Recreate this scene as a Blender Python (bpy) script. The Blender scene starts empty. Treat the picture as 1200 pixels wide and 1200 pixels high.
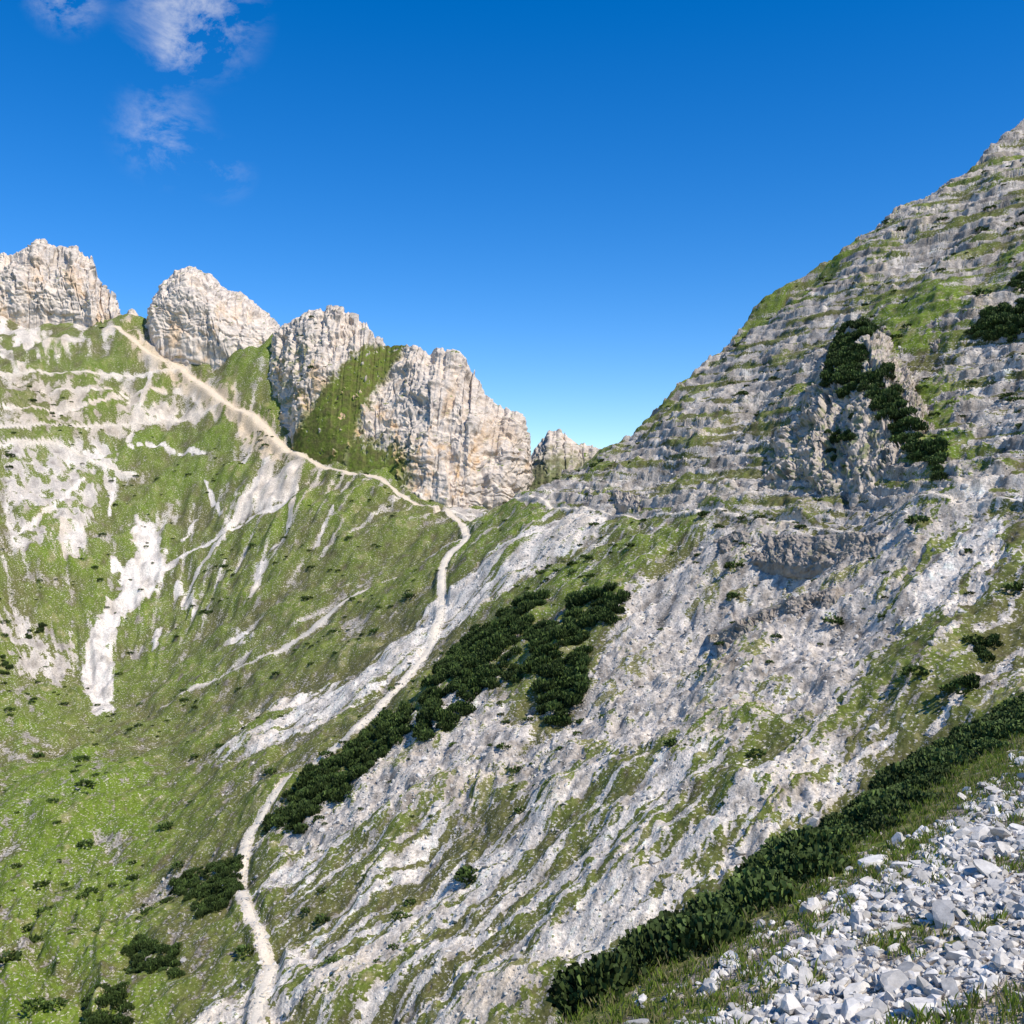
import bpy, math, time
import numpy as np
from mathutils import Vector
T0=time.time()
rng=np.random.default_rng(7)
scene=bpy.context.scene
# ------------------------------------------------------------------ helpers
def XYZ(u,v,y):            # bearing / elevation on a 1200-unit survey plate, range y (m)
    return ((u-600)/1200.*y, y, (600-v)/1200.*y)
def sstep(a,b,x):
    t=np.clip((x-a)/(b-a),0,1); return t*t*(3-2*t)
def tile(power,lo,hi,seed,N=1024):
    r=np.random.default_rng(seed)
    w=r.standard_normal((N,N)); F=np.fft.rfft2(w)
    fy=np.fft.fftfreq(N)*N; fx=np.fft.rfftfreq(N)*N
    f=np.sqrt(fy[:,None]**2+fx[None,:]**2); f[0,0]=1
    A=f**(-power); A[(f<lo)|(f>hi)]=0
    t=np.fft.irfft2(F*A,s=(N,N)); t=(t-t.mean())/t.std()
    return t.astype(np.float32)
def facet_tile(cells,seed,N=1024):
    r=np.random.default_rng(seed); jx=r.random((cells,cells));jy=r.random((cells,cells));h=r.normal(0,.5,(cells,cells));gx_=r.normal(0,.75,(cells,cells));gy_=r.normal(0,.75,(cells,cells))
    p=(np.arange(N)+.5)/N*cells; X,Y=np.meshgrid(p,p); cx=X.astype(int);cy=Y.astype(int)
    bd=np.full(X.shape,1e9);val=np.zeros(X.shape)
    for dx in (-1,0,1):
        for dy in (-1,0,1):
            ix=(cx+dx)%cells;iy=(cy+dy)%cells
            ex=X-(cx+dx+jx[iy,ix]);ey=Y-(cy+dy+jy[iy,ix]); d=ex**2+ey**2
            m=d<bd; v=h[iy,ix]+gx_[iy,ix]*ex+gy_[iy,ix]*ey; bd=np.where(m,d,bd); val=np.where(m,v,val)
    val-=val.mean(); return (val/val.std()).astype(np.float32)
TI={'F':tile(1.8,5,500,1),'G':tile(2.2,5,300,11),'R':tile(1.35,6,500,2),'S':tile(0.9,12,400,3),'A':facet_tile(64,5),'B':facet_tile(64,6)}
TI['D']=(1-np.abs(tile(1.9,5,300,4))*1.6).astype(np.float32)
FT={k:np.fft.rfft2(v) for k,v in TI.items()}
_f=np.sqrt((np.fft.fftfreq(1024)*1024)[:,None]**2+(np.fft.rfftfreq(1024)*1024)[None]**2)
CACHE={}
MINW=0.   # shortest wavelength (m) the mesh can carry at the current distance
def lod(kind,L):
    if MINW<=0: return TI[kind]
    k=int(round(2*math.log2(max(L/MINW,4))))
    if k>=18: return TI[kind]
    if (kind,k) not in CACHE:
        if len(CACHE)>60: CACHE.clear()
        hi=2**(k/2.); CACHE[(kind,k)]=np.fft.irfft2(FT[kind]*np.exp(-(_f/hi)**2*.9),s=(1024,1024)).astype(np.float32)
    return CACHE[(kind,k)]
def samp(kind,a,b,L,ang=0.,ox=0.,oy=0.,Lm=1.):
    T=lod(kind,L*Lm); N=1024; c,s=math.cos(ang),math.sin(ang)
    u=((a*c+b*s)/L+ox)*N; v=((-a*s+b*c)/L+oy)*N
    iu=np.floor(u).astype(np.int64); iv=np.floor(v).astype(np.int64)
    fu=(u-iu).astype(np.float32); fv=(v-iv).astype(np.float32)
    i0=iu%N;i1=(iu+1)%N;j0=iv%N;j1=(iv+1)%N
    return (T[j0,i0]*(1-fu)+T[j0,i1]*fu)*(1-fv)+(T[j1,i0]*(1-fu)+T[j1,i1]*fu)*fv
def U(n): return 1/(1+np.exp(-1.702*n))
def mix(a,b,w): 
    w=w[...,None] if np.ndim(w) else w
    return a*(1-w)+b*w
def make_mesh(name,V,Fc,col=None,smooth=True,mat=None,extra={}):
    V=np.asarray(V,np.float32); Fc=np.asarray(Fc,np.int32); k=Fc.shape[1]
    me=bpy.data.meshes.new(name)
    me.vertices.add(len(V)); me.vertices.foreach_set('co',V.ravel())
    me.loops.add(Fc.size); me.loops.foreach_set('vertex_index',Fc.ravel())
    me.polygons.add(len(Fc)); me.polygons.foreach_set('loop_start',np.arange(0,Fc.size,k,dtype=np.int32))
    me.polygons.foreach_set('use_smooth',np.full(len(Fc),smooth))
    me.update(calc_edges=True)
    for nm,cv in [('Col',col)]+list(extra.items()):
        if cv is None: continue
        at=me.color_attributes.new(nm,'FLOAT_COLOR','POINT')
        c=np.ones((len(V),4),np.float32); c[:,:3]=cv if np.ndim(cv)==2 else np.asarray(cv)[:,None]; at.data.foreach_set('color',c.ravel())
    ob=bpy.data.objects.new(name,me); scene.collection.objects.link(ob)
    if mat: me.materials.append(mat)
    return ob
def gridfaces(n,m):
    i=np.arange(n*m).reshape(n,m)
    return np.stack([i[:-1,:-1],i[:-1,1:],i[1:,1:],i[1:,:-1]],-1).reshape(-1,4)
def material(name,nscale=1.5,lo=.75,hi=1.25,bump=.3,bdist=.1,rough=.95,spec=.1,trans=0,det=6,masked=False):
    m=bpy.data.materials.new(name); m.use_nodes=True; nt=m.node_tree; N=nt.nodes; L=nt.links
    b=N['Principled BSDF']; b.inputs['Roughness'].default_value=rough
    b.inputs['Specular IOR Level'].default_value=spec
    at=N.new('ShaderNodeAttribute'); at.attribute_name='Col'
    tc=N.new('ShaderNodeTexCoord')
    n=N.new('ShaderNodeTexNoise'); n.inputs['Scale'].default_value=nscale; n.inputs['Detail'].default_value=det; n.inputs['Roughness'].default_value=.7
    L.new(tc.outputs['Object'],n.inputs['Vector'])
    mr=N.new('ShaderNodeMapRange'); mr.inputs[1].default_value=.3; mr.inputs[2].default_value=.7; mr.inputs[3].default_value=lo; mr.inputs[4].default_value=hi
    L.new(n.outputs['Fac'],mr.inputs[0])
    colour=at.outputs['Color']
    if masked:   # turf / bare stone boundary broken up at stone size
        rk=N.new('ShaderNodeAttribute'); rk.attribute_name='Rock'; mk=N.new('ShaderNodeAttribute'); mk.attribute_name='Mask'
        n2=N.new('ShaderNodeTexNoise'); n2.inputs['Scale'].default_value=2.2; n2.inputs['Detail'].default_value=4; n2.inputs['Roughness'].default_value=.75
        mp=N.new('ShaderNodeMapping'); mp.inputs['Location'].default_value=(31,7,3); mp.inputs['Scale'].default_value=(1,1,1.8); L.new(tc.outputs['Object'],mp.inputs[0]); L.new(mp.outputs[0],n2.inputs['Vector'])
        s1=N.new('ShaderNodeMath'); s1.operation='MULTIPLY_ADD'; s1.inputs[1].default_value=.6; s1.inputs[2].default_value=-.30; L.new(n2.outputs['Fac'],s1.inputs[0])
        s2=N.new('ShaderNodeMath'); s2.operation='ADD'; L.new(s1.outputs[0],s2.inputs[0]); L.new(mk.outputs['Fac'],s2.inputs[1])
        s3=N.new('ShaderNodeMapRange'); s3.interpolation_type='SMOOTHSTEP'; s3.inputs[1].default_value=.475; s3.inputs[2].default_value=.525; L.new(s2.outputs[0],s3.inputs[0])
        mx=N.new('ShaderNodeMixRGB'); L.new(s3.outputs[0],mx.inputs[0]); L.new(at.outputs['Color'],mx.inputs[1]); L.new(rk.outputs['Color'],mx.inputs[2]); colour=mx.outputs[0]
    vm=N.new('ShaderNodeVectorMath'); vm.operation='SCALE'
    L.new(colour,vm.inputs[0]); L.new(mr.outputs[0],vm.inputs['Scale'])
    L.new(vm.outputs[0],b.inputs['Base Color'])
    if bump>0:
        bp=N.new('ShaderNodeBump'); bp.inputs['Strength'].default_value=bump; bp.inputs['Distance'].default_value=bdist
        L.new(n.outputs['Fac'],bp.inputs['Height']); L.new(bp.outputs[0],b.inputs['Normal'])
        if masked:
            ms=N.new('ShaderNodeMapRange'); ms.inputs[3].default_value=.45; ms.inputs[4].default_value=bump; L.new(s3.outputs[0],ms.inputs[0]); L.new(ms.outputs[0],bp.inputs['Strength'])
    if trans>0:
        out=N['Material Output']; t=N.new('ShaderNodeBsdfTranslucent'); mx=N.new('ShaderNodeMixShader'); mx.inputs[0].default_value=trans
        L.new(vm.outputs[0],t.inputs['Color']); L.new(b.outputs[0],mx.inputs[1]); L.new(t.outputs[0],mx.inputs[2]); L.new(mx.outputs[0],out.inputs['Surface'])
    return m
M_ter=material('hillside_ground',2.6,.60,1.36,1.,.28,masked=True,det=4)
M_crag=material('limestone_cliff',.55,.78,1.16,1.,.6,det=5)
M_rock=material('limestone_scree',6,.75,1.15,.6,.03,det=3)
M_pine=material('pine_needles',8,.7,1.3,0,.1,.7,.2,0,1)
M_grass=material('grass_blades',8,.8,1.2,0,.1,.7,.2,.3,1)
M_trail=material('trail_gravel',3,.85,1.12,.4,.08,det=3)
# ------------------------------------------------------------------ base relief
n1=np.array([.9,.44]); c1=np.array([.44,-.9])
CP=[]
for q in (-95,-75,-50,-25,0,20,45,75,110):
    for t in (-255,-215,-170,-125,-80,-35,10):
        if q<=-75 and t>-60: continue
        if q>0 and t<-250: continue
        if q>=45 and t<-240: continue
        if q<-80 and t<-215: continue
        p=n1*(118.4+q)+c1*t
        z=(.65 if q<0 else .78)*q
        CP.append((p[0],p[1],z))
for a in [(540,600,300),(600,594,304),(640,572,312),(250,880,222),
 (0,1190,135),(-150,1190,140),(0,1000,190),(150,1100,152),(100,950,205),(0,900,222),(-200,1000,200),
 (200,820,268),(130,850,262),(0,800,268),(50,760,288),(0,700,292),(-200,800,250),(-200,600,300),
 (300,760,264),(400,680,282),(480,640,288),(300,650,308),(350,600,322),(200,720,306),(200,600,348),(100,600,340),(0,600,322),
 (400,558,330),(350,540,345),(300,500,375),(450,572,318),(500,588,308),(250,425,412),(200,480,392),(100,440,405),(0,450,380),(150,380,430),(50,400,425),(0,370,445),(330,400,415),
 (-200,450,380),(-200,330,440),(90,520,370),(250,540,365)]:
    CP.append(XYZ(*a))
CP+=[(-240,560,40),(-120,540,30),(-50,500,10),(0,420,-25),(-10,350,-8),(-330,520,90),(70,420,0),(-450,400,90),(-120,60,-72),(-250,150,-60),(-40,60,-74)]
CP=np.array(CP,float)
S=100.;cc=.22
def phi(d2): return np.sqrt(d2+cc*cc)
A=CP[:,:2]/S; d2=((A[:,None]-A[None])**2).sum(-1)
n=len(CP); K=np.zeros((n+3,n+3)); K[:n,:n]=phi(d2)-np.eye(n)*.01; K[:n,n]=1;K[:n,n+1:]=A; K[n,:n]=1;K[n+1:,:n]=A.T
W=np.linalg.solve(K,np.r_[CP[:,2],0,0,0])
gx=np.arange(-700,701,2.5); gy=np.arange(-20,701,2.5)
GX,GY=np.meshgrid(gx,gy); R0=np.zeros(GX.size)
P=np.stack([GX.ravel(),GY.ravel()],1)/S
for i in range(0,len(P),40000):
    q=P[i:i+40000]; d=((q[:,None]-A[None])**2).sum(-1)
    R0[i:i+40000]=phi(d)@W[:n]+W[n]+q@W[n+1:]
R0=np.clip(R0.reshape(GX.shape),-80,220)
def rbf(x,y):
    u=np.clip((x+700)/2.5,0,len(gx)-1.001); v=np.clip((y+20)/2.5,0,len(gy)-1.001)
    i=u.astype(int); j=v.astype(int); fu=u-i; fv=v-j
    return (R0[j,i]*(1-fu)+R0[j,i+1]*fu)*(1-fv)+(R0[j+1,i]*(1-fu)+R0[j+1,i+1]*fu)*fv
CR=np.array([XYZ(*a) for a in [(660,557,300),(690,541,288),(740,503,276),(800,443,282),(850,395,290),(885,354,296),(925,320,296),(965,295,295),(1000,289,294),(1070,238,298),(1130,195,301),(1160,163,303),(1200,134,306),(1300,60,312),(1500,-60,330)]])
def smin(a,b,k): 
    h=np.clip(.5+.5*(b-a)/k,0,1); return b*(1-h)+a*h-k*h*(1-h)
def edge(x,y): return -.766*(x-9.7)+.642*(y-29)
def H0(x,y):
    m=rbf(x,y)
    yc=np.interp(x,CR[:,0],CR[:,1]); zc=np.interp(x,CR[:,0],CR[:,2])
    back=zc-.65*(y-yc)+np.where(x<20,(20-x)*1.2,0)
    front=zc-.45*(yc-y)
    m=np.where((x>15),np.maximum(m,np.where(y>yc-14,front-3-.5*np.maximum(yc-y,0),-999)),m)
    m=smin(m,back,2.)
    e=edge(x,y); ep=np.maximum(e,0)
    fg=.2857*x-.2216*y-5.05-.85*(ep*ep/(ep+1.2))+3.35*np.exp(-(x*x+y*y)/25.)
    h=-smin(-m,-fg,1.2)
    far=sstep(560,900,y); return h*(1-far)-120*far
yy=np.exp(np.linspace(math.log(9),math.log(600),2600))
def sight(pts):
    out=[]
    for (u,v) in pts:
        a=(u-600)/1200.; b=(600-v)/1200.
        h=H0(a*yy,yy); k=np.nonzero(h>=b*yy)[0]
        k=k[0] if len(k) else len(yy)-1
        out.append((a*yy[k],yy[k]))
    return np.array(out)
def polysd(x,y,Pg,marg):
    out=np.full(x.shape,-marg,float)
    m=(x>Pg[:,0].min()-marg)&(x<Pg[:,0].max()+marg)&(y>Pg[:,1].min()-marg)&(y<Pg[:,1].max()+marg)
    if not m.any(): return out
    X=x[m];Y=y[m]; D=np.full(X.shape,1e9); ins=np.zeros(X.shape,bool)
    for k in range(len(Pg)):
        x0,y0=Pg[k-1];x1,y1=Pg[k]; dx,dy=x1-x0,y1-y0
        t=np.clip(((X-x0)*dx+(Y-y0)*dy)/(dx*dx+dy*dy+1e-9),0,1)
        D=np.minimum(D,(X-x0-t*dx)**2+(Y-y0-t*dy)**2)
        c=((y0>Y)!=(y1>Y)); ins^=c&(X<(x1-x0)*(Y-y0)/(y1-y0+1e-12)+x0)
    D=np.sqrt(D); out[m]=np.maximum(np.where(ins,D,-D),-marg)
    return out
def linedist(x,y,Pl,marg):
    D=np.full(x.shape,marg,float); Tt=np.zeros(x.shape)
    for k in range(len(Pl)-1):
        x0,y0=Pl[k][:2];x1,y1=Pl[k+1][:2]
        m=(x>min(x0,x1)-marg)&(x<max(x0,x1)+marg)&(y>min(y0,y1)-marg)&(y<max(y0,y1)+marg)
        if not m.any(): continue
        X=x[m];Y=y[m];dx,dy=x1-x0,y1-y0
        t=np.clip(((X-x0)*dx+(Y-y0)*dy)/(dx*dx+dy*dy+1e-9),0,1)
        d=np.hypot(X-x0-t*dx,Y-y0-t*dy); Dm=D[m]; Tm=Tt[m]; b=d<Dm; Dm[b]=d[b];Tm[b]=k+t[b]; D[m]=Dm;Tt[m]=Tm
    return D,Tt
def smoothline(P,n=6):
    P=np.asarray(P,float); t=np.linspace(0,len(P)-1,(len(P)-1)*n+1)
    Q=[]
    for tt in t:
        i=min(int(tt),len(P)-2); f=tt-i
        p0=P[max(i-1,0)];p1=P[i];p2=P[i+1];p3=P[min(i+2,len(P)-1)]
        Q.append(.5*((2*p1)+(-p0+p2)*f+(2*p0-5*p1+4*p2-p3)*f*f+(-p0+3*p1-3*p2+p3)*f**3))
    return np.array(Q)
# zones: polygon, coverage of bare stone, streakiness, whiteness, greenness, tan, edge width
Z=[
 ([(0,425),(200,445),(260,480),(180,510),(0,500)],.40,.2,.45,.3,.3,4),
 ([(0,350),(130,360),(150,385),(100,420),(0,430)],.42,.9,.6,.3,.15,4),
 ([(0,515),(90,520),(165,555),(130,580),(110,620),(50,640),(0,665)],.60,.1,.55,.35,0,4),
 ([(0,690),(60,725),(105,755),(75,805),(0,790)],.5,.3,.5,.35,0,4),
 ([(60,640),(80,608),(112,630),(95,662),(65,655)],.75,.4,.8,.5,0,2.5),
 ([(110,560),(290,560),(350,620),(330,780),(220,820),(180,700),(150,600)],.14,.7,.7,.48,0,6),
 ([(350,580),(520,600),(540,640),(400,700),(340,760),(330,650)],.15,.8,.6,.38,.15,6),
 ([(270,440),(330,500),(420,560),(480,585),(500,600),(350,580),(290,540),(250,480)],.33,.6,.6,.35,.35,4),
 ([(160,612),(180,618),(182,640),(196,662),(178,700),(150,722),(132,760),(134,838),(105,825),(93,792),(112,740),(140,700),(132,655),(150,665),(165,655)],1.,.3,1,.5,0,1.8),
 ([(195,660),(225,690),(228,712),(205,700)],.85,.3,1,.5,0,2.),
 ([(262,730),(292,728),(295,750),(270,755)],.55,.3,.9,.5,0,2.),
 ([(120,375),(160,385),(215,415),(262,455),(300,480),(352,530),(340,548),(255,492),(205,455),(150,410)],.66,.3,.55,.25,.8,3.),
 ([(150,470),(215,470),(250,485),(200,492),(160,500)],.7,.2,.9,.3,.3,2.5),
 ([(270,610),(290,570),(312,535),(345,540),(352,575),(300,600)],.8,.6,.9,.4,.25,3.),
 ([(60,512),(130,505),(150,555),(110,552)],.5,.3,.8,.4,0,3),
 ([(645,603),(725,600),(700,632),(640,668),(570,705),(500,745),(440,800),(350,850),(262,905),(240,880),(262,850),(330,822),(420,775),(500,712),(560,665),(600,640)],.80,1,1,.3,0,4),
 ([(725,600),(835,612),(800,650),(730,690),(660,715),(600,725),(560,722),(640,672),(700,636)],.20,.8,.6,.45,0,3),
 ([(560,597),(650,597),(600,640),(540,665),(530,640)],.16,.8,.7,.55,.1,3),
 ([(735,690),(800,650),(835,615),(1060,612),(1135,612),(1065,740),(990,860),(900,862),(750,895),(600,935),(450,968),(330,1015),(298,985),(330,960),(440,880),(560,800),(640,850),(690,790)],.84,.15,.42,.15,0,4),
 ([(900,862),(990,860),(1005,900),(950,965),(700,1120),(570,1210),(190,1220),(320,1150),(330,1060),(298,1000),(330,1015),(450,968),(600,935),(750,895)],.38,1,.85,.16,0,4),
 ([(1065,740),(1135,612),(1300,600),(1300,900),(1000,960),(700,1210),(570,1210),(700,1120),(950,965),(1005,900),(990,860)],.20,.9,.5,.16,0,4),
 ([(1108,505),(1132,512),(1148,560),(1168,600),(1162,650),(1107,710),(1064,732),(1070,702),(1126,650),(1132,600),(1118,550)],1,.6,1,.3,0,1.4),
 ([(1150,595),(1210,588),(1210,608),(1160,608)],1,.4,1,.3,0,1.),
 ([(1165,650),(1180,645),(1150,700),(1112,742),(1105,735),(1140,690)],1.,.6,1,.3,0,1.2),
 ([(1090,400),(1140,395),(1200,400),(1200,560),(1150,570),(1110,480)],.8,.4,.5,.3,0,4),
 ([(865,390),(905,340),(965,293),(1002,290),(985,335),(930,352),(890,395)],.08,.3,.4,.6,0,3),
 ([(1025,365),(1090,340),(1150,310),(1200,285),(1200,320),(1130,360),(1095,395),(1100,460),(1128,530),(1118,545),(1080,470),(1050,420)],.08,.5,.4,.8,0,3),
 ([(740,500),(800,450),(790,480),(745,520),(690,560),(690,540)],.35,.3,.4,.5,0,3),
 ([(-20,860),(120,870),(190,920),(170,1000),(60,1200),(-20,1210)],.06,.3,.6,1.,0,8),
 ([(150,540),(160,500),(260,500),(300,540),(250,565),(150,560)],.04,.3,.6,.7,0,4),
 ([(145,740),(230,850),(330,840),(200,900),(60,870),(80,790),(90,800),(105,835),(140,840)],.05,.3,.6,.35,.0,3),
]
ZW=[(sight(p),)+tuple(r) for p,*r in Z]
STREAK=[([(722,888),(640,958),(560,1008),(490,1068),(430,1128),(330,1192)],1.3),
 ([(868,880),(800,915),(700,1000),(600,1080),(500,1122),(430,1180)],1.1),
 ([(965,890),(890,930),(850,975),(700,1080),(560,1190)],1.6),
 ([(995,900),(930,960),(860,1010),(790,1050),(690,1120)],1.3),
 ([(640,955),(560,1040),(470,1110),(380,1190)],.7),
 ([(830,890),(770,960),(690,1030),(610,1110),(520,1190)],.8),
 ([(540,1000),(480,1060),(400,1110),(330,1150)],.7),
 ([(1060,850),(1000,890)],.5),
 ([(1200,748),(1165,785),(1130,822),(1090,852)],.7),
 ([(350,575),(280,612),(215,650),(190,668)],.8),([(310,655),(296,695)],1.1),
 ([(345,590),(335,625),(320,640)],.7),([(430,790),(350,825),(290,850)],.9),([(430,690),(380,720)],.4),
 ([(180,432),(165,475),(150,520)],1.),([(215,440),(235,478),(205,490)],1.),([(262,470),(300,500),(285,540)],.9),([(250,640),(232,670),(215,700)],.7),
 ([(45,360),(20,405)],1.6),([(75,362),(35,410)],1.3),([(20,358),(0,385)],1.8),([(185,740),(180,760)],.9),([(240,560),(260,600)],.6),([(100,560),(60,600),(20,620)],.9),
 ([(300,560),(270,610),(262,630)],.9),([(150,525),(190,520),(240,530)],.6),([(0,470),(70,478),(140,470)],.8),([(60,455),(160,462),(220,455)],.7),
 ([(285,590),(255,640),(245,655)],.5),([(390,600),(370,640)],.5),([(230,600),(215,630)],.5),([(135,560),(128,600)],.5),
 ([(172,618),(172,655),(160,690),(130,725),(115,760),(112,800),(122,835)],2.2)]
STREAK=[(smoothline(sight(p),4),w) for p,w in STREAK]
TR_main=[(300,1225),(303,1190),(317,1145),(308,1110),(290,1070),(281,1035),(286,1000),(296,970),(330,930),(375,887),(425,842),(460,800),(497,752),(516,715),(520,665),(546,637),(540,612),(524,596),(485,584),(440,565),(392,551),(345,528),(300,495),(265,475),(235,450),(212,428),(180,415),(158,398),(135,384)]
TR_right=[(524,596),(545,600),(600,596),(650,597),(720,601),(800,606),(900,609),(1000,609),(1100,608),(1145,605),(1200,602),(1300,598)]
TR_low=[(195,830),(240,803),(300,772),(360,738),(410,705),(470,672),(538,640)]
TR_l1=[(-40,520),(0,523),(60,520),(110,540),(157,555)]
TR_l2=[(-40,430),(0,432),(60,438),(120,443),(182,436),(215,428)]
TR_l3=[(-40,505),(80,500),(150,498),(200,490),(262,474)]
TRAILS=[(smoothline(sight(TR_main)),.8,1.),(smoothline(sight(TR_right)),.5,.8),(smoothline(sight(TR_low)),1.0,.7),(smoothline(sight(TR_l1)),.85,.5),(smoothline(sight(TR_l2)),.75,.5),(smoothline(sight(TR_l3)),.75,.5)]
def trail_w(k,y): 
    return TRAILS[k][1]+0*y + (np.clip((y-290)/60,0,1)*.7 if k==0 else 0)
C_grass=np.array([.135,.190,.022]); C_olive=np.array([.130,.125,.042]); C_dry=np.array([.28,.225,.115])
C_grey=np.array([.41,.355,.30]); C_white=np.array([.75,.665,.57]); C_tan=np.array([.62,.47,.30]); C_soil=np.array([.11,.085,.05])
def terrain(x,y,full=True):
    global MINW
    MINW=.0045*float(np.median(y))
    z=H0(x,y); q=.9*x+.44*y-118.4; tc=.44*x-.9*y; e=edge(x,y); fgm=sstep(1.,-1.,e)*sstep(140,90,y)
    right=sstep(-6,6,q-(-100))*sstep(-300,-280,tc)
    bx,by=x+92,y-235; th=np.arctan2(by,bx); rr=np.hypot(bx,by); rad=sstep(35,75,rr)
    nL=samp('F',x,y,420,.3); nM=samp('F',x,y,130,1.1,.2); nR=samp('R',x,y,61,.7,.5,.1); nS=samp('S',x,y,37,.2,.3,.6); nS2=samp('S',x,y,71,1.9,.1,.4)
    nG=samp('G',x,y,60,.5,.3,.3)
    sR=samp('R',tc*1.0+nM*.8,q*.09,55,0,.11,.3); sR2=samp('R',tc+nM*.5,q*.06,23,0,.7,.3); sG=samp('G',tc+nM*.8,q*.12,50,0,.11,.3)
    sL=samp('R',th*150,rr*.22,75,0,.4,.1)*rad+nR*(1-rad)
    strk=np.where(right>.5,.7*sR+.6*sR2,sL)
    zt=z+.05*x+nL*1.2+nM*.5
    st=samp('R',tc*.06,zt*1.0,34,0,.2,.8,2.); st2=samp('S',tc*.07,zt,26,0,.5,.1,2.)
    C=np.where(q>0,.68,.12)*right+(1-right)*.11
    G=np.where(right>.5,.25,.4); Wt=np.where(right>.5,.35,.6); Kg=np.where(right>.5,.25,.5)+0*x; Tn=0*x
    for Pg,c,g,w,k,t,ew in ZW:
        sd=polysd(x,y,Pg,ew*4); s=sstep(-ew,ew,sd+(nM*.9+nR*.8)*(ew*.4+.6))*(sd>-ew*3.9)
        C=C*(1-s)+c*s; G=G*(1-s)+g*s; Wt=Wt*(1-s)+w*s; Kg=Kg*(1-s)+k*s; Tn=Tn*(1-s)+t*s
    above=sstep(-4,6,q)*right
    iso=(.6*nR+.5*nS+.45*nM+.3*nS2)
    strata=(1.2*st+1.0*st2+.10*nR+.25*nM)
    nn=iso*(1-above)+strata*above
    nn=(nn*(1-G)+(.85*strk+.45*nS)*G)
    nn=nn/np.sqrt((1-G)**2*.75+G**2*.8+.08)
    fe=e+nM*.7+np.clip(y-20,0,20)*.06
    Cf=sstep(-2.2,-4.,fe)*.66+.1
    C=C*(1-fgm)+Cf*fgm; nn=nn*(1-fgm)+(nR*.8+nS*.5)*fgm; Wt=Wt*(1-fgm)+.5*fgm; Kg=Kg*(1-fgm)+.4*fgm
    Md=C-U(nn)
    full_=sstep(.93,.98,C); Md=Md*(1-full_)+.6*full_
    for Pl,w in STREAK:
        d,_=linedist(x,y,Pl,w*3); m=np.clip((w-(d+nR*w*.5+nS*w*.4))/w,-1,.6)*(d<w*2.9)+(d>=w*2.9)*-1
        Md=np.maximum(Md,m*.8); Wt=np.maximum(Wt,sstep(-.3,.3,m))
    rock=sstep(-.12,.12,Md)
    yk=np.clip(y/200,.25,1.5); scree=np.clip(G*1.3-.2+Wt*.4+full_,0,1)
    rel=nL*1.3*sstep(60,110,y)+nM*.5*sstep(40,90,y)+nG*.12*yk-full_*.4*(1-fgm)
    blk=samp('A',x+nG*.7,y,64*2.6,.4)*.21+samp('B',x+nG*.4,y,64*1.1,1.,.3)*.16
    rel+=rock*(1-scree)*blk*(.6+.6*yk)*(1-fgm)*(1-.3*above)
    rel+=rock*(.05*nS+.05*nR)*yk*(1-.5*full_)
    rel+=right*(1-above)*(.18*sG*(.3+rock))*(1-fgm)
    rel+=right*(1-G)*rock*(.28*samp('D',x,y,85,.5))*(1-fgm)*(1-.6*above)
    stp=zt/2.8+nM*.2; fr=stp-np.floor(stp)
    stp2=zt/.95+nR*.08; fr2=stp2-np.floor(stp2)
    rel+=above*(1-full_)*(.25+.75*rock)*((sstep(.25,.75,fr)-fr)*3.0*(.5+.5*np.tanh(nM+.8))+(sstep(.25,.75,fr2)-fr2)*.9)
    rel+=(1-right)*(1-fgm)*rad*(.6*samp('D',th*90,rr*.4,90)+.25*samp('G',rr,th*20,26)*(1+rock))
    z2=z+rel
    gmix=np.clip(Kg+.25*nM+.16*nR+.15*nL,0,1)
    col=mix(np.broadcast_to(C_olive,x.shape+(3,)),C_grass,gmix)
    col=mix(col,C_dry,sstep(.7,2.,nR*.7+nS2*.5+.5*nM)*.6)
    col=mix(col,C_soil,sstep(.6,1.8,-nR*.7-nS*.5)*.6*(1-.6*np.clip(Kg*1.3-.4,0,1)))
    col=col*(1+.13*np.clip(nS,-2,2)+.10*np.clip(nS2,-2,2))[...,None]
    rc=mix(np.broadcast_to(C_grey,x.shape+(3,)),C_white,np.clip(Wt+.25*nR+.1*nS,0,1))
    rc=mix(rc,C_tan,np.clip(Tn,0,1)); rc=mix(rc,C_tan,sstep(.4,2.5,nM+.5*nL)*.35*(1-full_))
    dark=sstep(.4,1.5,-(nS*.5+nR*.5)+.6*st*above)*(1-.7*Wt)
    rc=mix(rc,np.array([.15,.132,.11]),dark*.8)
    rc=mix(rc,rc*.62,above*(1-full_)*sstep(.2,1.4,samp('R',tc*.05,zt,70,0,.6,.2,2.))*.8)
    seam=above*(1-full_)*sstep(.3,.06,np.abs(fr2-.12))*sstep(-.4,.8,nR+.4*st)
    rc=mix(rc,np.array([.12,.11,.07]),seam*.85)
    big_=above*(1-full_)*sstep(.16,.05,np.abs(fr-.1))*sstep(-.5,.6,nM); rc=mix(rc,np.array([.13,.12,.09]),big_*.7)
    rc=rc*(1+.12*np.clip(nS,-2,2)+.06*np.clip(nR,-2,2)+.13*above*np.clip(st,-2,2))[...,None]
    rc=mix(rc,rc*np.array([.75,.72,.68]),fgm)
    sp=sstep(1.3,2.,samp('S',x,y,29,.9,.9,.2)+.45*nM+.5*(C-.1))
    Md=np.maximum(Md,sp*.2-.12); z2=z2+sp*(1-rock)*.08
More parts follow.
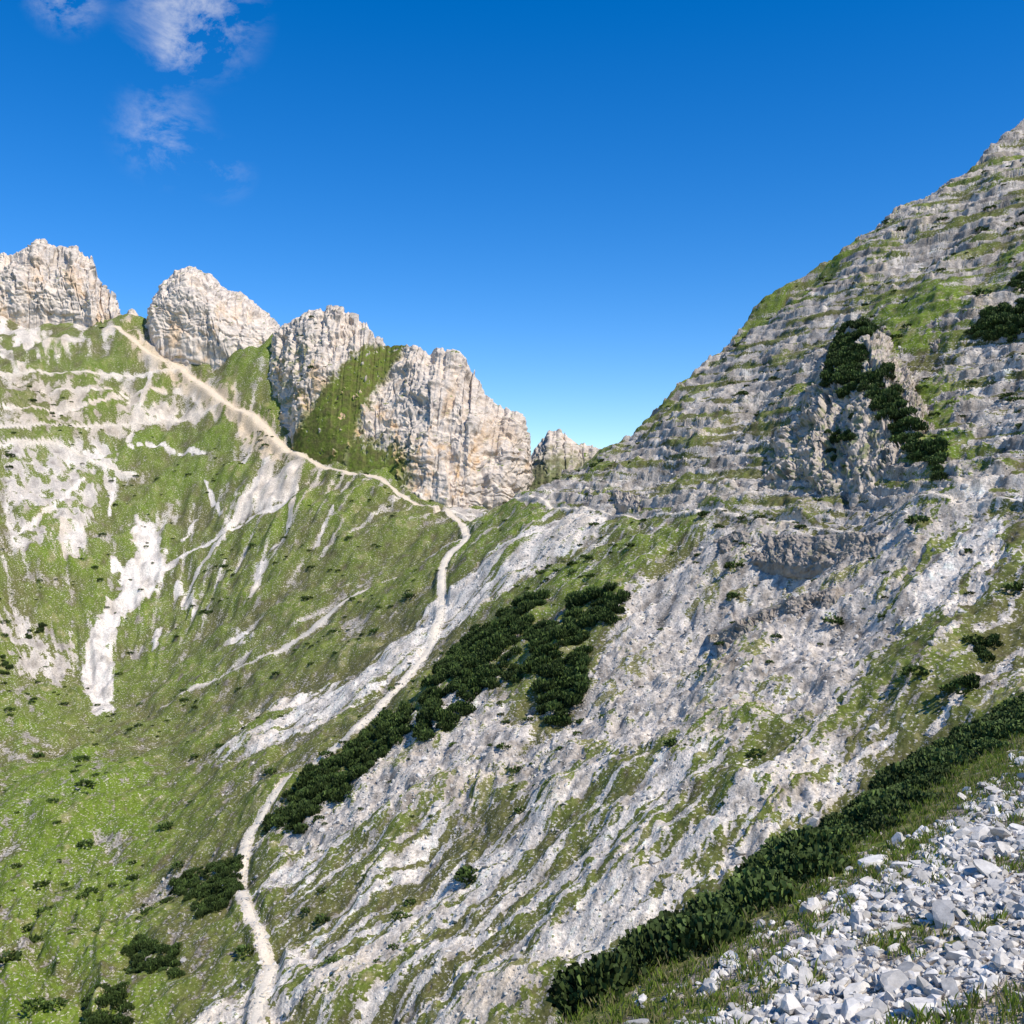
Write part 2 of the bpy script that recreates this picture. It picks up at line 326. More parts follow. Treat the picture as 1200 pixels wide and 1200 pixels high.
    for k,(Pl,w,ww) in enumerate(TRAILS):
        marg=w*4+2.5
        d,t=linedist(x,y,Pl,marg); m=d<marg*.98
        if not m.any(): continue
        wk=trail_w(k,y); hc=H0(np.interp(t,np.arange(len(Pl)),Pl[:,0]),np.interp(t,np.arange(len(Pl)),Pl[:,1]))
        hc=hc+ (nL*1.3)*sstep(60,110,y)
        b=sstep(wk*(2.0 if k==1 else 2.6),wk*(.9 if k==1 else 1.1),d)*m
        z2=z2*(1-b)+hc*b
        if k==1:   # keep the valley side of the path free so its edge shows
            side=(q<np.interp(t,np.arange(len(Pl)),.9*Pl[:,0]+.44*Pl[:,1]-118.4)); z2=np.where(side&m,np.minimum(z2,hc-.25*np.clip(d-wk,0,9)),z2)
        f_=1.25 if k>=1 else 1.
        cc_=sstep(wk*1.6*f_,wk*.7*f_,d+nS*.3*wk)*m*(.95 if k<3 else .85)
        if k==1: cc_=cc_*np.clip(.75+.35*nM,0.25,1)
        tcol=mix(np.broadcast_to(np.array([.68,.59,.47]),x.shape+(3,)),np.array([.64,.53,.39]),sstep(250,330,y)*(k==0)+0*x)
        rc=mix(rc,tcol,cc_); Md=Md*(1-cc_)+.5*cc_
    return z2,np.clip(col,.01,.8),np.clip(rc,.01,.8),.5+.5*np.clip(Md,-1,1)
# ------------------------------------------------------------------ terrain mesh
a_in=np.linspace(-.54,.54,1050); a_out=.54+(np.linspace(0,1,41)[1:]**1.6)*2.6
aa=np.r_[-a_out[::-1],a_in,a_out]
def geo(a,b,r): return np.exp(np.arange(math.log(a),math.log(b),r))
ys=np.r_[np.linspace(1.5,9,25)[:-1],geo(9,50,.004),geo(50,88,.015),geo(88,205,.0014),geo(205,330,.0019),geo(330,470,.0027),geo(470,700,.012),geo(700,5000,.08)]
X=ys[:,None]*aa[None,:]; Y=np.repeat(ys[:,None],len(aa),1)
sh=X.shape; xf=X.ravel(); yf=Y.ravel()
Zf=np.empty(xf.size); Cf=np.empty((xf.size,3));Rf=np.empty((xf.size,3));Mf=np.empty(xf.size)
ch=len(aa)*40
for i in range(0,xf.size,ch):
    Zf[i:i+ch],Cf[i:i+ch],Rf[i:i+ch],Mf[i:i+ch]=terrain(xf[i:i+ch],yf[i:i+ch])
ter=make_mesh('mountain_hillside',np.stack([xf,yf,Zf],1),gridfaces(*sh)[:,::-1],Cf,True,M_ter,{'Rock':Rf,'Mask':Mf})
print('terrain',sh,time.time()-T0)
# ------------------------------------------------------------------ trails (ribbons)
def ribbon(name,k):
    Pl,w,_=TRAILS[k]
    L=np.r_[0,np.cumsum(np.hypot(*np.diff(Pl[:,:2],axis=0).T))]; s=np.arange(0,L[-1],.5)
    px=np.interp(s,L,Pl[:,0]);py=np.interp(s,L,Pl[:,1]); tx=np.gradient(px);ty=np.gradient(py);ln=np.hypot(tx,ty);nx,ny=-ty/ln,tx/ln
    off=np.linspace(-1,1,7)
    wk=trail_w(k,py)*(1+.3*samp('F',s,s*0,40)); sh_=.3*samp('F',s,s*0+9,30)
    gx_=px[:,None]+nx[:,None]*(off[None]*wk[:,None]+sh_[:,None]*w); gy_=py[:,None]+ny[:,None]*(off[None]*wk[:,None]+sh_[:,None]*w)
    z=terrain(gx_.ravel(),gy_.ravel())[0]
    z=z.reshape(gx_.shape)+np.array([-.12,.03,.07,.07,.07,.03,-.12])
    nz=samp('S',gx_,gy_,20)
    base=np.array([.70,.61,.49]) 
    col=mix(np.broadcast_to(base,gx_.shape+(3,)),np.array([.66,.54,.40]),sstep(250,330,gy_)*(k==0)+0*gx_)*(1+.06*nz)[...,None]
    return np.stack([gx_,gy_,z],-1).reshape(-1,3),gridfaces(*gx_.shape),col.reshape(-1,3)
for nm,k in (('hiking_trail',0),('contour_path',1),('valley_path',2)):
    V,F,c=ribbon(nm,k); make_mesh(nm,V,F,c,True,M_trail)
# ------------------------------------------------------------------ crags
def crag(name,R,F,bulge,nS,nT,amp=2.5,pz=.85,back=(45,-60),green=None,seed=0.,pale=1.,orange=.25,sc=1.,dip=.12,grass_up=1.,skirt=9.,jag=0.):
    global MINW
    R=np.array([XYZ(*a) for a in R]);F=np.array([XYZ(*a) for a in F]);B=np.array(bulge,float)
    MINW=.0024*R[:,1].mean()
    k=np.arange(len(R)); s=np.linspace(0,len(R)-1,nS)
    g=np.exp(-.5*(np.arange(-12,13)/3.)**2); g/=g.sum()
    def it(A):
        o=np.stack([np.interp(s,k,A[:,i]) for i in range(A.shape[1])],1)
        p=np.pad(o,((12,12),(0,0)),'edge'); return np.stack([np.convolve(p[:,i],g,'valid') for i in range(A.shape[1])],1)
    Rs=it(R);Fs=it(F);Bs=it(B[:,None])[:,0]
    arc=np.r_[0,np.cumsum(np.linalg.norm(np.diff(Rs,axis=0),axis=1))]
    if jag: 
        wdw=sstep(0,.08,s/s[-1])*sstep(1,.92,s/s[-1]); Rs[:,2]+=jag*wdw*(samp('A',arc,arc*0,64*6,0,seed)*.8+samp('B',arc,arc*0,64*2.2,0,seed)*.4)
    t=np.linspace(-.15,1,nT)[:,None]; tp=np.clip(t,0,1); tn=np.clip(-t/.15,0,1)
    P=np.empty((nT,nS,3))
    P[...,0]=Fs[:,0]+(Rs[:,0]-Fs[:,0])*tp; P[...,1]=Fs[:,1]+(Rs[:,1]-Fs[:,1])*tp-Bs*np.sin(np.pi*tp)+tn*.5
    P[...,2]=Fs[:,2]+(Rs[:,2]-Fs[:,2])*tp**pz-tn*skirt
    nb=nT//3; tb=np.linspace(0,1,nb+1)[1:,None]
    Q=np.empty((nb,nS,3)); Q[...,0]=Rs[:,0]+0*tb; Q[...,1]=Rs[:,1]+back[0]*tb; Q[...,2]=Rs[:,2]+back[1]*tb
    P=np.concatenate([P,Q],0)
    for _ in range(4): P[1:-1]=(P[:-2]+2*P[1:-1]+P[2:])/4
    ds=np.gradient(P,axis=1);dt=np.gradient(P,axis=0); N=np.cross(ds,dt); N/=np.linalg.norm(N,axis=-1,keepdims=True)+1e-9
    for _ in range(30):
        N[1:-1]=(N[:-2]+2*N[1:-1]+N[2:])/4; N[:,1:-1]=(N[:,:-2]+2*N[:,1:-1]+N[:,2:])/4
    N/=np.linalg.norm(N,axis=-1,keepdims=True)+1e-9
    x,y,z=P[...,0],P[...,1],P[...,2]; sl=np.cumsum(np.linalg.norm(ds[nT//2],axis=-1))[None]+0*x
    zz=z+y*.5; wv=samp('F',sl,zz,120*sc,0,seed)
    zt=z+dip*x+seed*7+wv*.8
    f1=samp('A',sl+.2*z,zz*.55+wv,64*13*sc,0.12,seed,.1); f2=samp('B',sl+wv,zz*.6,64*5*sc,0,seed,.3); f3=samp('A',sl,zz,64*1.8*sc,.2,seed,.7)
    rg=samp('R',sl,zz,60*sc,.3,seed,.3); sp=samp('S',sl,zz,34,0,seed,.7); tg=samp('G',sl,zz*.7,140*sc,0,seed,.2)
    st=samp('R',sl*.10,zt,44*sc,0,seed,.5)
    stp=zt/(4.2*sc)+.15*wv; fr=stp-np.floor(stp); stpb=zt/(1.7*sc)+.1*wv; frb=stpb-np.floor(stpb)
    crack=sstep(.55,.95,samp('D',sl,zz*.2,90*sc,0,seed,.6))
    tt=np.concatenate([np.repeat(t,nS,1),np.ones((nb,nS))+tb],0)
    gm=green(s[None]+0*x,tt,rg+.6*sp) if green is not None else 0*x
    D=amp*(.7*f1+.36*f2+.12*f3+.5*tg+.22*st+.03*rg+.95*(sstep(.3,.7,fr)-fr)*(.6+.4*np.tanh(tg))+.35*(sstep(.3,.7,frb)-frb)-.8*crack)*(1-.82*gm)
    D*=sstep(-.2,.05,tt)*.8*(1-.6*sstep(.93,1.0,tt))*sstep(1.5,1.,tt)
    P2=P+N*D[...,None]
    ds=np.gradient(P2,axis=1);dt=np.gradient(P2,axis=0); N2=np.cross(ds,dt); N2/=np.linalg.norm(N2,axis=-1,keepdims=True)+1e-9
    base=np.array([.70,.59,.48])*pale
    col=mix(np.broadcast_to(base,x.shape+(3,)),np.array([.48,.415,.355])*pale,np.clip(.25+.3*rg+.4*st,0,1))
    col=mix(col,np.array([.66,.46,.28]),sstep(.1,2.,samp('F',sl,z*.6,120,0,seed+.3)+.5*rg)*orange*sstep(1.1,.1,tt)*2)
    col=mix(col,np.array([.18,.155,.13]),np.clip(crack*.4*(rg>-.5)+sstep(.9,1.9,-sp*.4-rg*.5+.5*st)*.5,0,1)*(1-gm))
    up=np.abs(N2[...,2]); gr=sstep(.78,.94,up+.08*rg)*sstep(-.2,.8,samp('R',sl,zz,70,1.,seed,.2)-.2)*grass_up
    gr=np.maximum(gr,gm)
    gcol=mix(np.broadcast_to(C_olive,x.shape+(3,)),C_grass,np.clip(.4+.3*rg,0,1))*(1+.08*np.clip(sp,-2,2))[...,None]
    col=mix(col,gcol,gr)*(1+.07*np.clip(sp,-2,2))[...,None]
    return make_mesh(name,P2.reshape(-1,3),gridfaces(*x.shape),np.clip(col.reshape(-1,3),.01,.8),True,M_crag)
def gA(s,t,n):
    c=6.6-3.1*(1-t)**.8; w=.45+1.0*(1-t)*.9
    a=sstep(w*1.1,w*.75,np.abs(s-c)+.1*n)*sstep(2.2,1.5,n+t*.3)
    b=sstep(.3,1.,n*.8+.25)*sstep(3.6,2.6,s)*.8*sstep(.1,.2,t)*sstep(.9,.6,t)*.8
    c2=sstep(8.6,7.6,s+.3*n)*sstep(.30,.15,t+.05*n)*sstep(4,5,s)
    return np.maximum(np.maximum(a,b),c2)*(t<1.3)
crag('rock_peak',
 [(318,400,408),(330,384,405),(345,372,402),(372,361,398),(400,362,394),(425,378,388),(452,404,380),(478,402,374),(497,412,370),(512,404,366),(537,412,362),(560,442,358),(580,470,352),(612,482,346),(621,505,342),(622,545,338),(616,580,334)],
 [(310,470,392),(322,498,382),(335,522,368),(355,538,354),(385,548,344),(412,556,338),(438,562,332),(458,570,327),(475,579,322),(497,586,318),(520,590,316),(545,592,317),(564,591,320),(586,590,323),(598,588,326),(608,586,330),(616,586,333)],
 [2,3,4,5,4,2,0,-1,4,7,3,8,5,6,4,2,0],800,360,1.5,.9,green=gA,seed=.13,orange=.6,jag=1.)
crag('rock_peak',
 [(165,400,440),(174,380,444),(180,350,448),(190,328,450),(205,316,452),(222,311,452),(245,320,452),(270,338,450),(297,355,448),(315,368,444),(330,386,440),(345,398,436)],
 [(160,402,436),(172,404,428),(186,406,422),(200,410,418),(215,418,416),(232,424,414),(255,426,412),(275,428,410),(297,425,410),(315,420,411),(335,412,412),(352,410,414)],
 [0,1,4,7,8,9,9,8,7,6,3,1],620,280,1.3,.6,seed=.37,orange=.35,pale=1.06,jag=.6)
crag('rock_peak',
 [(-160,330,500),(-100,300,496),(-50,312,494),(-20,303,492),(0,297,490),(22,293,488),(45,284,486),(60,287,485),(75,294,484),(92,288,482),(108,300,480),(113,325,476),(130,348,470),(141,372,462),(148,384,455)],
 [(-160,420,450),(-100,400,452),(-50,380,456),(-20,372,456),(0,368,456),(25,366,455),(45,364,454),(60,364,453),(75,364,452),(95,368,450),(108,374,447),(118,380,445),(130,384,443),(142,386,442),(150,388,441)],
 [4,4,5,5,3,6,4,6,5,5,5,4,3,1,0],760,240,1.7,.8,seed=.71,orange=.4,pale=1.03,jag=1.5)
crag('rock_pinnacle',[(144,386,448),(148,368,448),(154,360,448),(158,362,448),(163,372,448),(168,386,448)],[(143,388,443),(147,390,441),(153,391,440),(159,391,440),(164,390,441),(169,388,443)],[0,1,2,2,1,0],90,80,.5,.9,back=(8,-12),seed=.9,sc=.4)
crag('rock_outcrop',
 [(596,572,392),(612,548,396),(625,526,400),(641,507,402),(657,499,402),(664,513,400),(680,523,398),(700,520,396),(712,533,392),(722,548,388)],
 [(590,592,370),(604,592,366),(620,592,362),(640,590,358),(655,590,356),(668,588,354),(682,585,352),(700,580,350),(714,575,350),(726,570,350)],
 [0,1,3,5,5,3,3,3,2,0],340,170,1.3,.9,green=lambda s,t,n:sstep(.75,.4,t+.12*n)*.85,seed=.55,orange=.1,jag=.8)
def qy(u,q): return (118.4+q)/(.9*(u-600)/1200+.44)
def gG(s,t,n): return sstep(.6,1.3,n+.35)*.6
crag('rock_buttress',
 [(858,594,195),(880,560,200),(905,524,203),(930,488,205),(952,455,208),(982,402,218),(1008,374,221),(1030,387,215),(1050,412,206),(1085,475,178),(1110,530,161),(1140,586,148)],
 [(u,596,qy(u,5)) for u in (856,878,902,925,948,972,998,1022,1048,1078,1108,1142)],
 [0,1.5,2.5,3.5,3,2,6,5,4,3,2,0],760,340,1.05,.75,back=(26,-16),green=gG,seed=.22,orange=.03,pale=.8,sc=.5,skirt=3)
def ledge2(name,pts_top,drop_,lift,amp,seed,pale=.7):
    R=[];F=[]
    for i,(u,v) in enumerate(pts_top):
        end=0 if i in (0,len(pts_top)-1) else 1
        yt=sight([(u,v)])[0][1]; yb=sight([(u,v+drop_)])[0][1]
        R.append((u,v,yt-lift*end+1.*(1-end))); F.append((u,v+drop_,yb+.5))
    crag(name,R,F,[0]*len(R),300,100,amp,.9,back=(9,-1.5),seed=seed,orange=0,pale=pale,sc=.28,grass_up=.5,skirt=2.)
ledge2('rock_ledge',[(838,632),(858,626),(885,624),(915,627),(945,628),(980,626),(1010,625),(1045,629),(1080,636)],34,2.4,.5,.3,.58)
ledge2('rock_ledge',[(840,742),(866,730),(890,718),(912,708),(935,700),(965,690),(992,690)],26,2.4,.5,.6,.55)
ledge2('rock_ledge',[(618,582),(650,578),(690,574),(725,574),(750,582)],16,1.8,.45,.8,.7)
ledge2('rock_ledge',[(1010,402),(1040,396),(1075,392),(1105,398)],12,1.4,.4,.1,.6)
MINW=0
print('crags',time.time()-T0)
# ------------------------------------------------------------------ scatter
dg=bpy.context.evaluated_depsgraph_get(); dg.update()
def drop(x,y):
    h,l,nn_,*_=scene.ray_cast(dg,Vector((x,y,400)),Vector((0,0,-1)))
    return l.z if h else None
def cast(u,v):
    d=Vector(((u-600)/1200,1,(600-v)/1200)).normalized()
    h,l,*_=scene.ray_cast(dg,Vector((0,0,0))+d*9,d); return (l.x,l.y) if h else None
def inpoly(Pg,n):
    Pg=np.array(Pg); lo,hi=Pg.min(0),Pg.max(0); q=rng.uniform(lo,hi,(n*6,2))
    q=q[polysd(q[:,0],q[:,1],Pg,5)>0]; return q[:n]
def area(P): P=np.array(P); x,y=P.T; return .5*abs(np.dot(x,np.roll(y,1))-np.dot(y,np.roll(x,1)))
def bush_tmpl(nl,ls,seed,base=(.050,.080,.020)):
    r=np.random.default_rng(seed)
    lob=r.normal(size=(9,3)); lob[:,2]=np.abs(lob[:,2]); lob/=np.linalg.norm(lob,axis=1,keepdims=True)
    d=r.normal(size=(nl,3)); d[:,2]=np.abs(d[:,2])*.9-.1; d/=np.linalg.norm(d,axis=1,keepdims=True)
    l=np.max(d@lob.T,axis=1); rad=(.45+.55*sstep(.6,1,l))*(1-.45*r.random(nl)**2)
    p=d*rad[:,None]*np.array([1,1,.8])
    ax=d*.5+r.normal(size=(nl,3))*.35+np.array([0,0,.75]); ax/=np.linalg.norm(ax,axis=1,keepdims=True)
    sd=np.cross(ax,r.normal(size=(nl,3))); sd/=np.linalg.norm(sd,axis=1,keepdims=True)
    L=ls*(.7+.6*r.random(nl))[:,None]; wd=L*.28
    V=np.stack([p-sd*wd*.6,p+sd*wd*.6,p+ax*L*.85+sd*wd,p+ax*L*.85-sd*wd*.6],1)
    F=np.arange(nl*4).reshape(-1,4)
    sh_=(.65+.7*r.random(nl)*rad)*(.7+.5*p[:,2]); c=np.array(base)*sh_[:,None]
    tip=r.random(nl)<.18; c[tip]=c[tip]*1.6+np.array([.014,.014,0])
    return V.reshape(-1,3),F,np.repeat(c,4,0)
def rock_tmpl(seed,sub):
    import bmesh
    bm=bmesh.new(); bmesh.ops.create_icosphere(bm,subdivisions=sub,radius=1)
    V=np.array([v.co[:] for v in bm.verts]); F=np.array([[v.index for v in f.verts] for f in bm.faces]); bm.free()
    r=np.random.default_rng(seed)
    if sub>1:
        for _ in range(8):
            nrm=r.normal(size=3); nrm/=np.linalg.norm(nrm); h=r.uniform(.28,.6); d=V@nrm; V=V-np.where(d>h,d-h,0)[:,None]*nrm
        V+=r.normal(size=V.shape)*.012
        V*=1.2
    else: V=V*r.uniform(.55,1.3,(len(V),1))
    V*=r.uniform(.6,1.3,3)*np.array([1,1,.7])
    return V,F,np.ones((len(V),3))
def merge(name,tm,pos,scl,mat,smooth=False,tint=None,tilt=0.):
    VV=[];FF=[];CC=[];o=0
    pick=rng.integers(0,len(tm),len(pos))
    for k,(V,F,c) in enumerate(tm):
        idx=np.nonzero(pick==k)[0]
        if not len(idx): continue
        a=rng.uniform(0,2*np.pi,len(idx)); b=rng.normal(0,1,len(idx))*tilt
        ca,sa,cb,sb=np.cos(a),np.sin(a),np.cos(b),np.sin(b)
        vx,vy,vz=V[:,0][None],V[:,1][None],V[:,2][None]
        y1=vy*cb[:,None]-vz*sb[:,None]; z1=vy*sb[:,None]+vz*cb[:,None]
        x2=vx*ca[:,None]-y1*sa[:,None]; y2=vx*sa[:,None]+y1*ca[:,None]
        s=scl[idx]; s=s if s.ndim==2 else np.repeat(s[:,None],3,1)
        W_=np.stack([x2*s[:,0:1],y2*s[:,1:2],z1*s[:,2:3]],-1)+pos[idx][:,None]
        cc=np.repeat(c[None],len(idx),0)*(tint[idx][:,None] if tint is not None else 1)
        VV.append(W_.reshape(-1,3)); CC.append(cc.reshape(-1,3))
        FF.append((F[None]+(np.arange(len(idx))*len(V))[:,None,None]).reshape(-1,F.shape[1])+o); o+=len(idx)*len(V)
    return make_mesh(name,np.concatenate(VV),np.concatenate(FF),np.concatenate(CC),smooth,mat)
def place(q,sink=0.):
    o=[]; keep=[]
    for i,(x,y) in enumerate(q):
        z=drop(x,y)
        if z is None: continue
        o.append((x,y,z-sink)); keep.append(i)
    return np.array(o),np.array(keep,int)
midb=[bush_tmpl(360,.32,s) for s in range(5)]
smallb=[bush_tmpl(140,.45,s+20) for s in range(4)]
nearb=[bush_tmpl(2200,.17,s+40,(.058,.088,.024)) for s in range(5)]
TH=[[(560,735),(620,722),(690,745),(690,800),(662,850),(638,850),(632,805),(595,800),(565,815),(512,868),(490,865),(500,810),(525,768)],
 [(658,715),(700,692),(735,697),(725,730),(680,738)],[(580,726),(605,708),(645,694),(632,710),(600,728)],
 [(482,825),(482,858),(440,893),(400,945),(360,975),(305,978),(330,935),(400,888),(450,842)],
 [(200,1038),(240,1012),(282,1000),(280,1048),(235,1075)],[(140,1120),(165,1088),(213,1112),(208,1145),(150,1142)],[(95,1215),(105,1172),(148,1155),(158,1215)],
 [(968,450),(985,395),(1005,378),(1028,384),(1012,412),(1004,455),(985,470)],[(1005,455),(1040,432),(1062,482),(1107,535),(1102,562),(1062,528),(1030,492)],
 [(965,500),(1000,480),(1000,520),(970,525)],
 [(1135,390),(1168,358),(1215,340),(1215,395),(1165,402)],[(1180,330),(1215,315),(1215,335),(1190,345)],
 [(1135,762),(1170,745),(1180,760),(1145,778)],[(1100,815),(1140,800),(1140,812),(1105,825)],[(25,742),(50,722),(58,735),(40,748)],[(-10,783),(2,768),(16,788),(0,792)]]
pos=[];scl=[]
for ti,T in enumerate(TH):
    w=[cast(*p) for p in T]; w=[p for p in w if p]
    if len(w)<3: continue
    A_=area(w); q=inpoly(w,int(np.clip(A_/(1.0 if ti<4 or ti>6 else .8),3,750)))
    if ti<4: q=q[samp('F',q[:,0],q[:,1],60,.3,.2,.7)>-1.0]
    p,_=place(q,.2); 
    if len(p): pos.append(p); s=rng.uniform(.7,1.6,len(p))*(.65 if (A_<40 or 4<=ti<=6) else 1); scl.append(np.stack([s,s,s*rng.uniform(.8,1.4,len(p))],1))
pos=np.concatenate(pos);scl=np.concatenate(scl); tint=rng.uniform(.65,1.4,len(pos))[:,None]*np.ones(3)
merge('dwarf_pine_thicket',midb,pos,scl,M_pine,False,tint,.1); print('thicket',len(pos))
SB=[(325,790),(240,718),(360,702),(95,890),(45,886),(196,970),(550,1025),(548,1030),(135,592),(12,535),(12,548),(35,1088),(290,1115),(365,665),(365,512),(60,485),(140,790),(210,1015),(65,1178),(40,1180),(318,905),(440,740),(480,700),(860,700),(885,885),(740,640),(690,655),(1072,232),(1105,258),(1150,270),(1080,455),(1180,465),(1075,612),(860,665),(120,385),(100,990),(100,920),(330,372),(365,372),(40,1105),(10,1125),(5,730),(5,745),(1150,345),(1185,270),(1160,245),(1190,470),(1155,270),(1195,265),(1140,750),(1150,755),(1120,810),(1190,690),(1170,380)]
q=[cast(*p) for p in SB]; q=[p for p in q if p]; q=np.array(q)
q2=rng.uniform([-190,110],[140,390],(4500,2)); e_=edge(q2[:,0],q2[:,1]); dens=samp('F',q2[:,0],q2[:,1],300,.4,.3,.3); q2=q2[(dens+rng.normal(0,.5,len(q2))>.3)&(e_>20)][:1200]
p1,_=place(q,.1);p2,_=place(q2,.1)
pos=np.concatenate([p1,p2]); s=np.r_[rng.uniform(.9,1.5,len(p1)),np.clip(np.exp(rng.normal(-.7,.4,len(p2))),.2,1.2)]
merge('dwarf_pine_shrubs',smallb,pos,np.stack([s*1.2,s*1.2,s*.8],1),M_pine,False,rng.uniform(.8,1.5,len(pos))[:,None]*np.array([1,1,.9]),.1)
L=np.r_[rng.uniform(-13.5,22,200),rng.uniform(22,70,160)]; E=np.clip(rng.normal(-.2,.65,len(L)),-1.5,1.5)
q=np.stack([9.7+.642*L-.766*E,29+.766*L+.642*E],1); p,_=place(q,.2)
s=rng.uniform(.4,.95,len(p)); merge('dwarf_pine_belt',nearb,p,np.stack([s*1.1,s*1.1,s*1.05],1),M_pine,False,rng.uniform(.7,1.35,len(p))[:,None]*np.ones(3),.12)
print('pines',time.time()-T0)
rk=[rock_tmpl(s,2) for s in range(8)]; rk1=[rock_tmpl(s+10,1) for s in range(14)]
def hfast(x,y):
    o=np.empty(len(x)); idx=np.argsort(y)
    for c in np.array_split(idx,12): o[c]=terrain(x[c],y[c])[0]
    return o
q=rng.uniform([0,9],[36,50],(210000,2)); e_=edge(q[:,0],q[:,1])+np.clip(q[:,1]-20,0,20)*.06; nM_=samp('F',q[:,0],q[:,1],22,1.1,.2)
a_=q[:,0]/q[:,1]; keep=(e_+nM_*.8<-2.9)&(a_>0)&(a_<.62)&(rng.random(len(q))<np.clip(.85+.6*nM_,.08,1))
q=q[keep][:46000]; z=hfast(q[:,0],q[:,1]); s=np.clip(np.exp(rng.normal(-2.85,.55,len(q))),.03,.3)
g=rng.uniform(.40,.76,len(q))[:,None]*np.array([1,.935,.85])
big=s>.11
merge('scree_boulders',rk,np.stack([q[:,0],q[:,1],z+s*.15],1)[big],s[big],M_rock,False,g[big],.7)
merge('scree_stones',rk1,np.stack([q[:,0],q[:,1],z+s*.15],1)[~big],s[~big],M_rock,False,g[~big],.7)
q=rng.uniform([-70,88],[90,240],(60000,2)); q=q[np.argsort(q[:,1])]
zc_=[terrain(c[:,0],c[:,1]) for c in np.array_split(q,12)]; z=np.concatenate([a[0] for a in zc_]); mk=np.concatenate([a[3] for a in zc_])
keep=np.nonzero((mk>.5)&(edge(q[:,0],q[:,1])>12)&(q[:,0]/q[:,1]<.6))[0]; keep=rng.permutation(keep)[:20000]
q=q[keep];z=z[keep]; s=np.clip(np.exp(rng.normal(-1.95,.5,len(q))),.08,.65)
merge('hillside_rocks',rk1,np.stack([q[:,0],q[:,1],z],1),s,M_rock,False,rng.uniform(.36,.66,len(q))[:,None]*np.array([1,.935,.85]),.5)
def grass(name,q,h,n=14):
    z=hfast(q[:,0],q[:,1]); m=len(q)
    bp=np.repeat(np.stack([q[:,0],q[:,1],z],1),n,0)+np.c_[rng.normal(0,.07,(m*n,2)),np.full(m*n,-.02)]
    hh=np.repeat(h,n)*rng.uniform(.5,1.2,m*n); a=rng.uniform(0,6.28,m*n); ln=hh*rng.uniform(.1,.6,m*n)
    top=bp+np.c_[np.cos(a)*ln,np.sin(a)*ln,hh]; mid=bp+np.c_[np.cos(a)*ln*.3,np.sin(a)*ln*.3,hh*.6]
    sd=np.c_[-np.sin(a),np.cos(a),np.zeros(m*n)]*.009
    V=np.stack([bp-sd,bp+sd,mid+sd*.8,top,mid-sd*.8],1); 
    F=np.arange(m*n*5).reshape(-1,5); c=np.array([.22,.30,.045])*rng.uniform(.6,1.25,(m*n,1))
    dry=rng.random(m*n)<.3; c[dry]=np.array([.38,.34,.16])
    return make_mesh(name,V.reshape(-1,3),F,np.repeat(c,5,0),False,M_grass)
MINW=0
q=rng.uniform([0,9],[34,60],(34000,2)); e_=edge(q[:,0],q[:,1]); nM_=samp('F',q[:,0],q[:,1],22,1.1,.2); nq=samp('F',q[:,0],q[:,1],22,.1,.6)
k=(e_<-.3)&((e_+nM_*.8>-3.9)|(nM_<-1.0)|((q[:,1]<13.2)&(nq>-.6)))&(q[:,0]/q[:,1]<.62)&(rng.random(len(q))<.8)
q=q[k][:9000]; grass('alpine_grass',q,rng.uniform(.08,.25,len(q)))
print('scatter',time.time()-T0)
# ------------------------------------------------------------------ light, sky, camera
az=math.radians(130); el=math.radians(52)
Sd=Vector((math.sin(az)*math.cos(el),math.cos(az)*math.cos(el),math.sin(el)))
sun=bpy.data.lights.new('sun','SUN'); sun.energy=5.; sun.angle=math.radians(.5); sun.color=(1,.955,.87)
so=bpy.data.objects.new('sun',sun); so.rotation_euler=Sd.to_track_quat('Z','Y').to_euler(); scene.collection.objects.link(so)
w=bpy.data.worlds.new('World'); scene.world=w; w.use_nodes=True; nt=w.node_tree; N=nt.nodes; Lk=nt.links
bg=N['Background']; bg.inputs[1].default_value=.145
sky=N.new('ShaderNodeTexSky'); sky.sky_type='NISHITA'; sky.sun_disc=False; sky.sun_elevation=el; sky.sun_rotation=az; sky.altitude=2200; sky.air_density=1.1; sky.dust_density=.1; sky.ozone_density=3
hs=N.new('ShaderNodeHueSaturation'); hs.inputs['Saturation'].default_value=1.42; hs.inputs['Hue'].default_value=.508; hs.inputs['Value'].default_value=1.2; Lk.new(sky.outputs[0],hs.inputs['Color'])
tc=N.new('ShaderNodeTexCoord')
noi=N.new('ShaderNodeTexNoise'); noi.inputs['Scale'].default_value=16; noi.inputs['Detail'].default_value=9; noi.inputs['Roughness'].default_value=.66; noi.inputs['Distortion'].default_value=.3
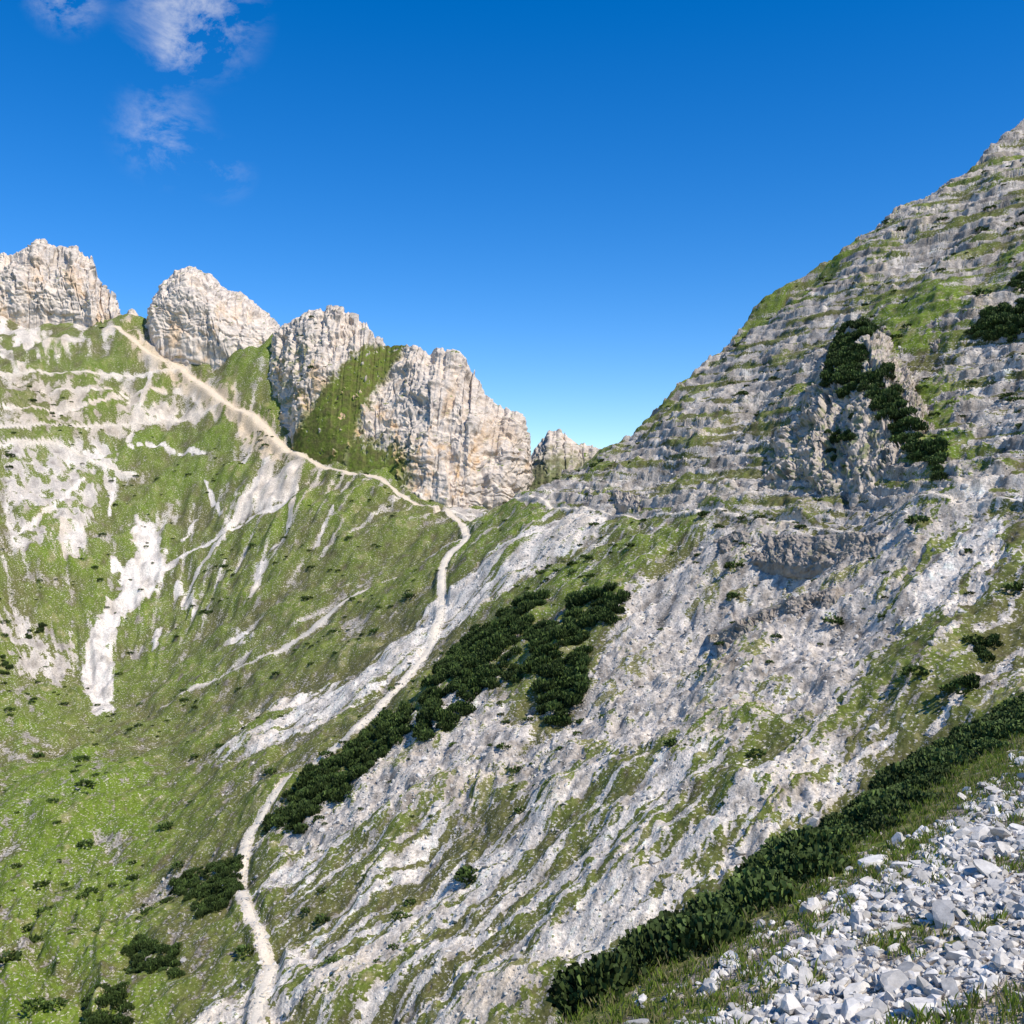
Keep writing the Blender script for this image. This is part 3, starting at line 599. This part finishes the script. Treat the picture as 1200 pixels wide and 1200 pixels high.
mp=N.new('ShaderNodeMapping'); mp.inputs['Scale'].default_value=(1,1,1.6); mp.inputs['Location'].default_value=(.13,0,.07); Lk.new(tc.outputs['Generated'],mp.inputs[0]); Lk.new(mp.outputs[0],noi.inputs['Vector'])
acc=None
for (u,v,r,s_) in [(75,-8,.04,.8),(225,8,.075,1.0),(208,62,.03,.5),(190,155,.055,.55),(262,200,.035,.3)]:
    d=Vector(((u-600)/1200,1,(600-v)/1200)).normalized()
    dn=N.new('ShaderNodeVectorMath'); dn.operation='DISTANCE'; dn.inputs[1].default_value=d; Lk.new(tc.outputs['Generated'],dn.inputs[0])
    mr=N.new('ShaderNodeMapRange'); mr.interpolation_type='SMOOTHSTEP'; mr.inputs[1].default_value=r; mr.inputs[2].default_value=0; mr.inputs[3].default_value=0; mr.inputs[4].default_value=s_
    Lk.new(dn.outputs['Value'],mr.inputs[0])
    if acc is None: acc=mr.outputs[0]
    else:
        ad=N.new('ShaderNodeMath'); ad.operation='ADD'; Lk.new(acc,ad.inputs[0]); Lk.new(mr.outputs[0],ad.inputs[1]); acc=ad.outputs[0]
nr=N.new('ShaderNodeMapRange'); nr.inputs[1].default_value=.46; nr.inputs[2].default_value=.76; Lk.new(noi.outputs['Fac'],nr.inputs[0])
mu=N.new('ShaderNodeMath'); mu.operation='MULTIPLY'; mu.use_clamp=True; Lk.new(acc,mu.inputs[0]); Lk.new(nr.outputs[0],mu.inputs[1])
mxx=N.new('ShaderNodeMixRGB'); mxx.inputs[2].default_value=(5.6,5.8,6.3,1); Lk.new(mu.outputs[0],mxx.inputs[0]); Lk.new(hs.outputs[0],mxx.inputs[1]); Lk.new(mxx.outputs[0],bg.inputs[0])
cam=bpy.data.cameras.new('camera'); cam.lens=36; cam.sensor_width=36; cam.clip_end=9000; cam.clip_start=.1
co=bpy.data.objects.new('camera',cam); co.rotation_euler=(math.radians(90),0,0); scene.collection.objects.link(co); scene.camera=co
scene.view_settings.view_transform='Standard'
print('done',time.time()-T0)
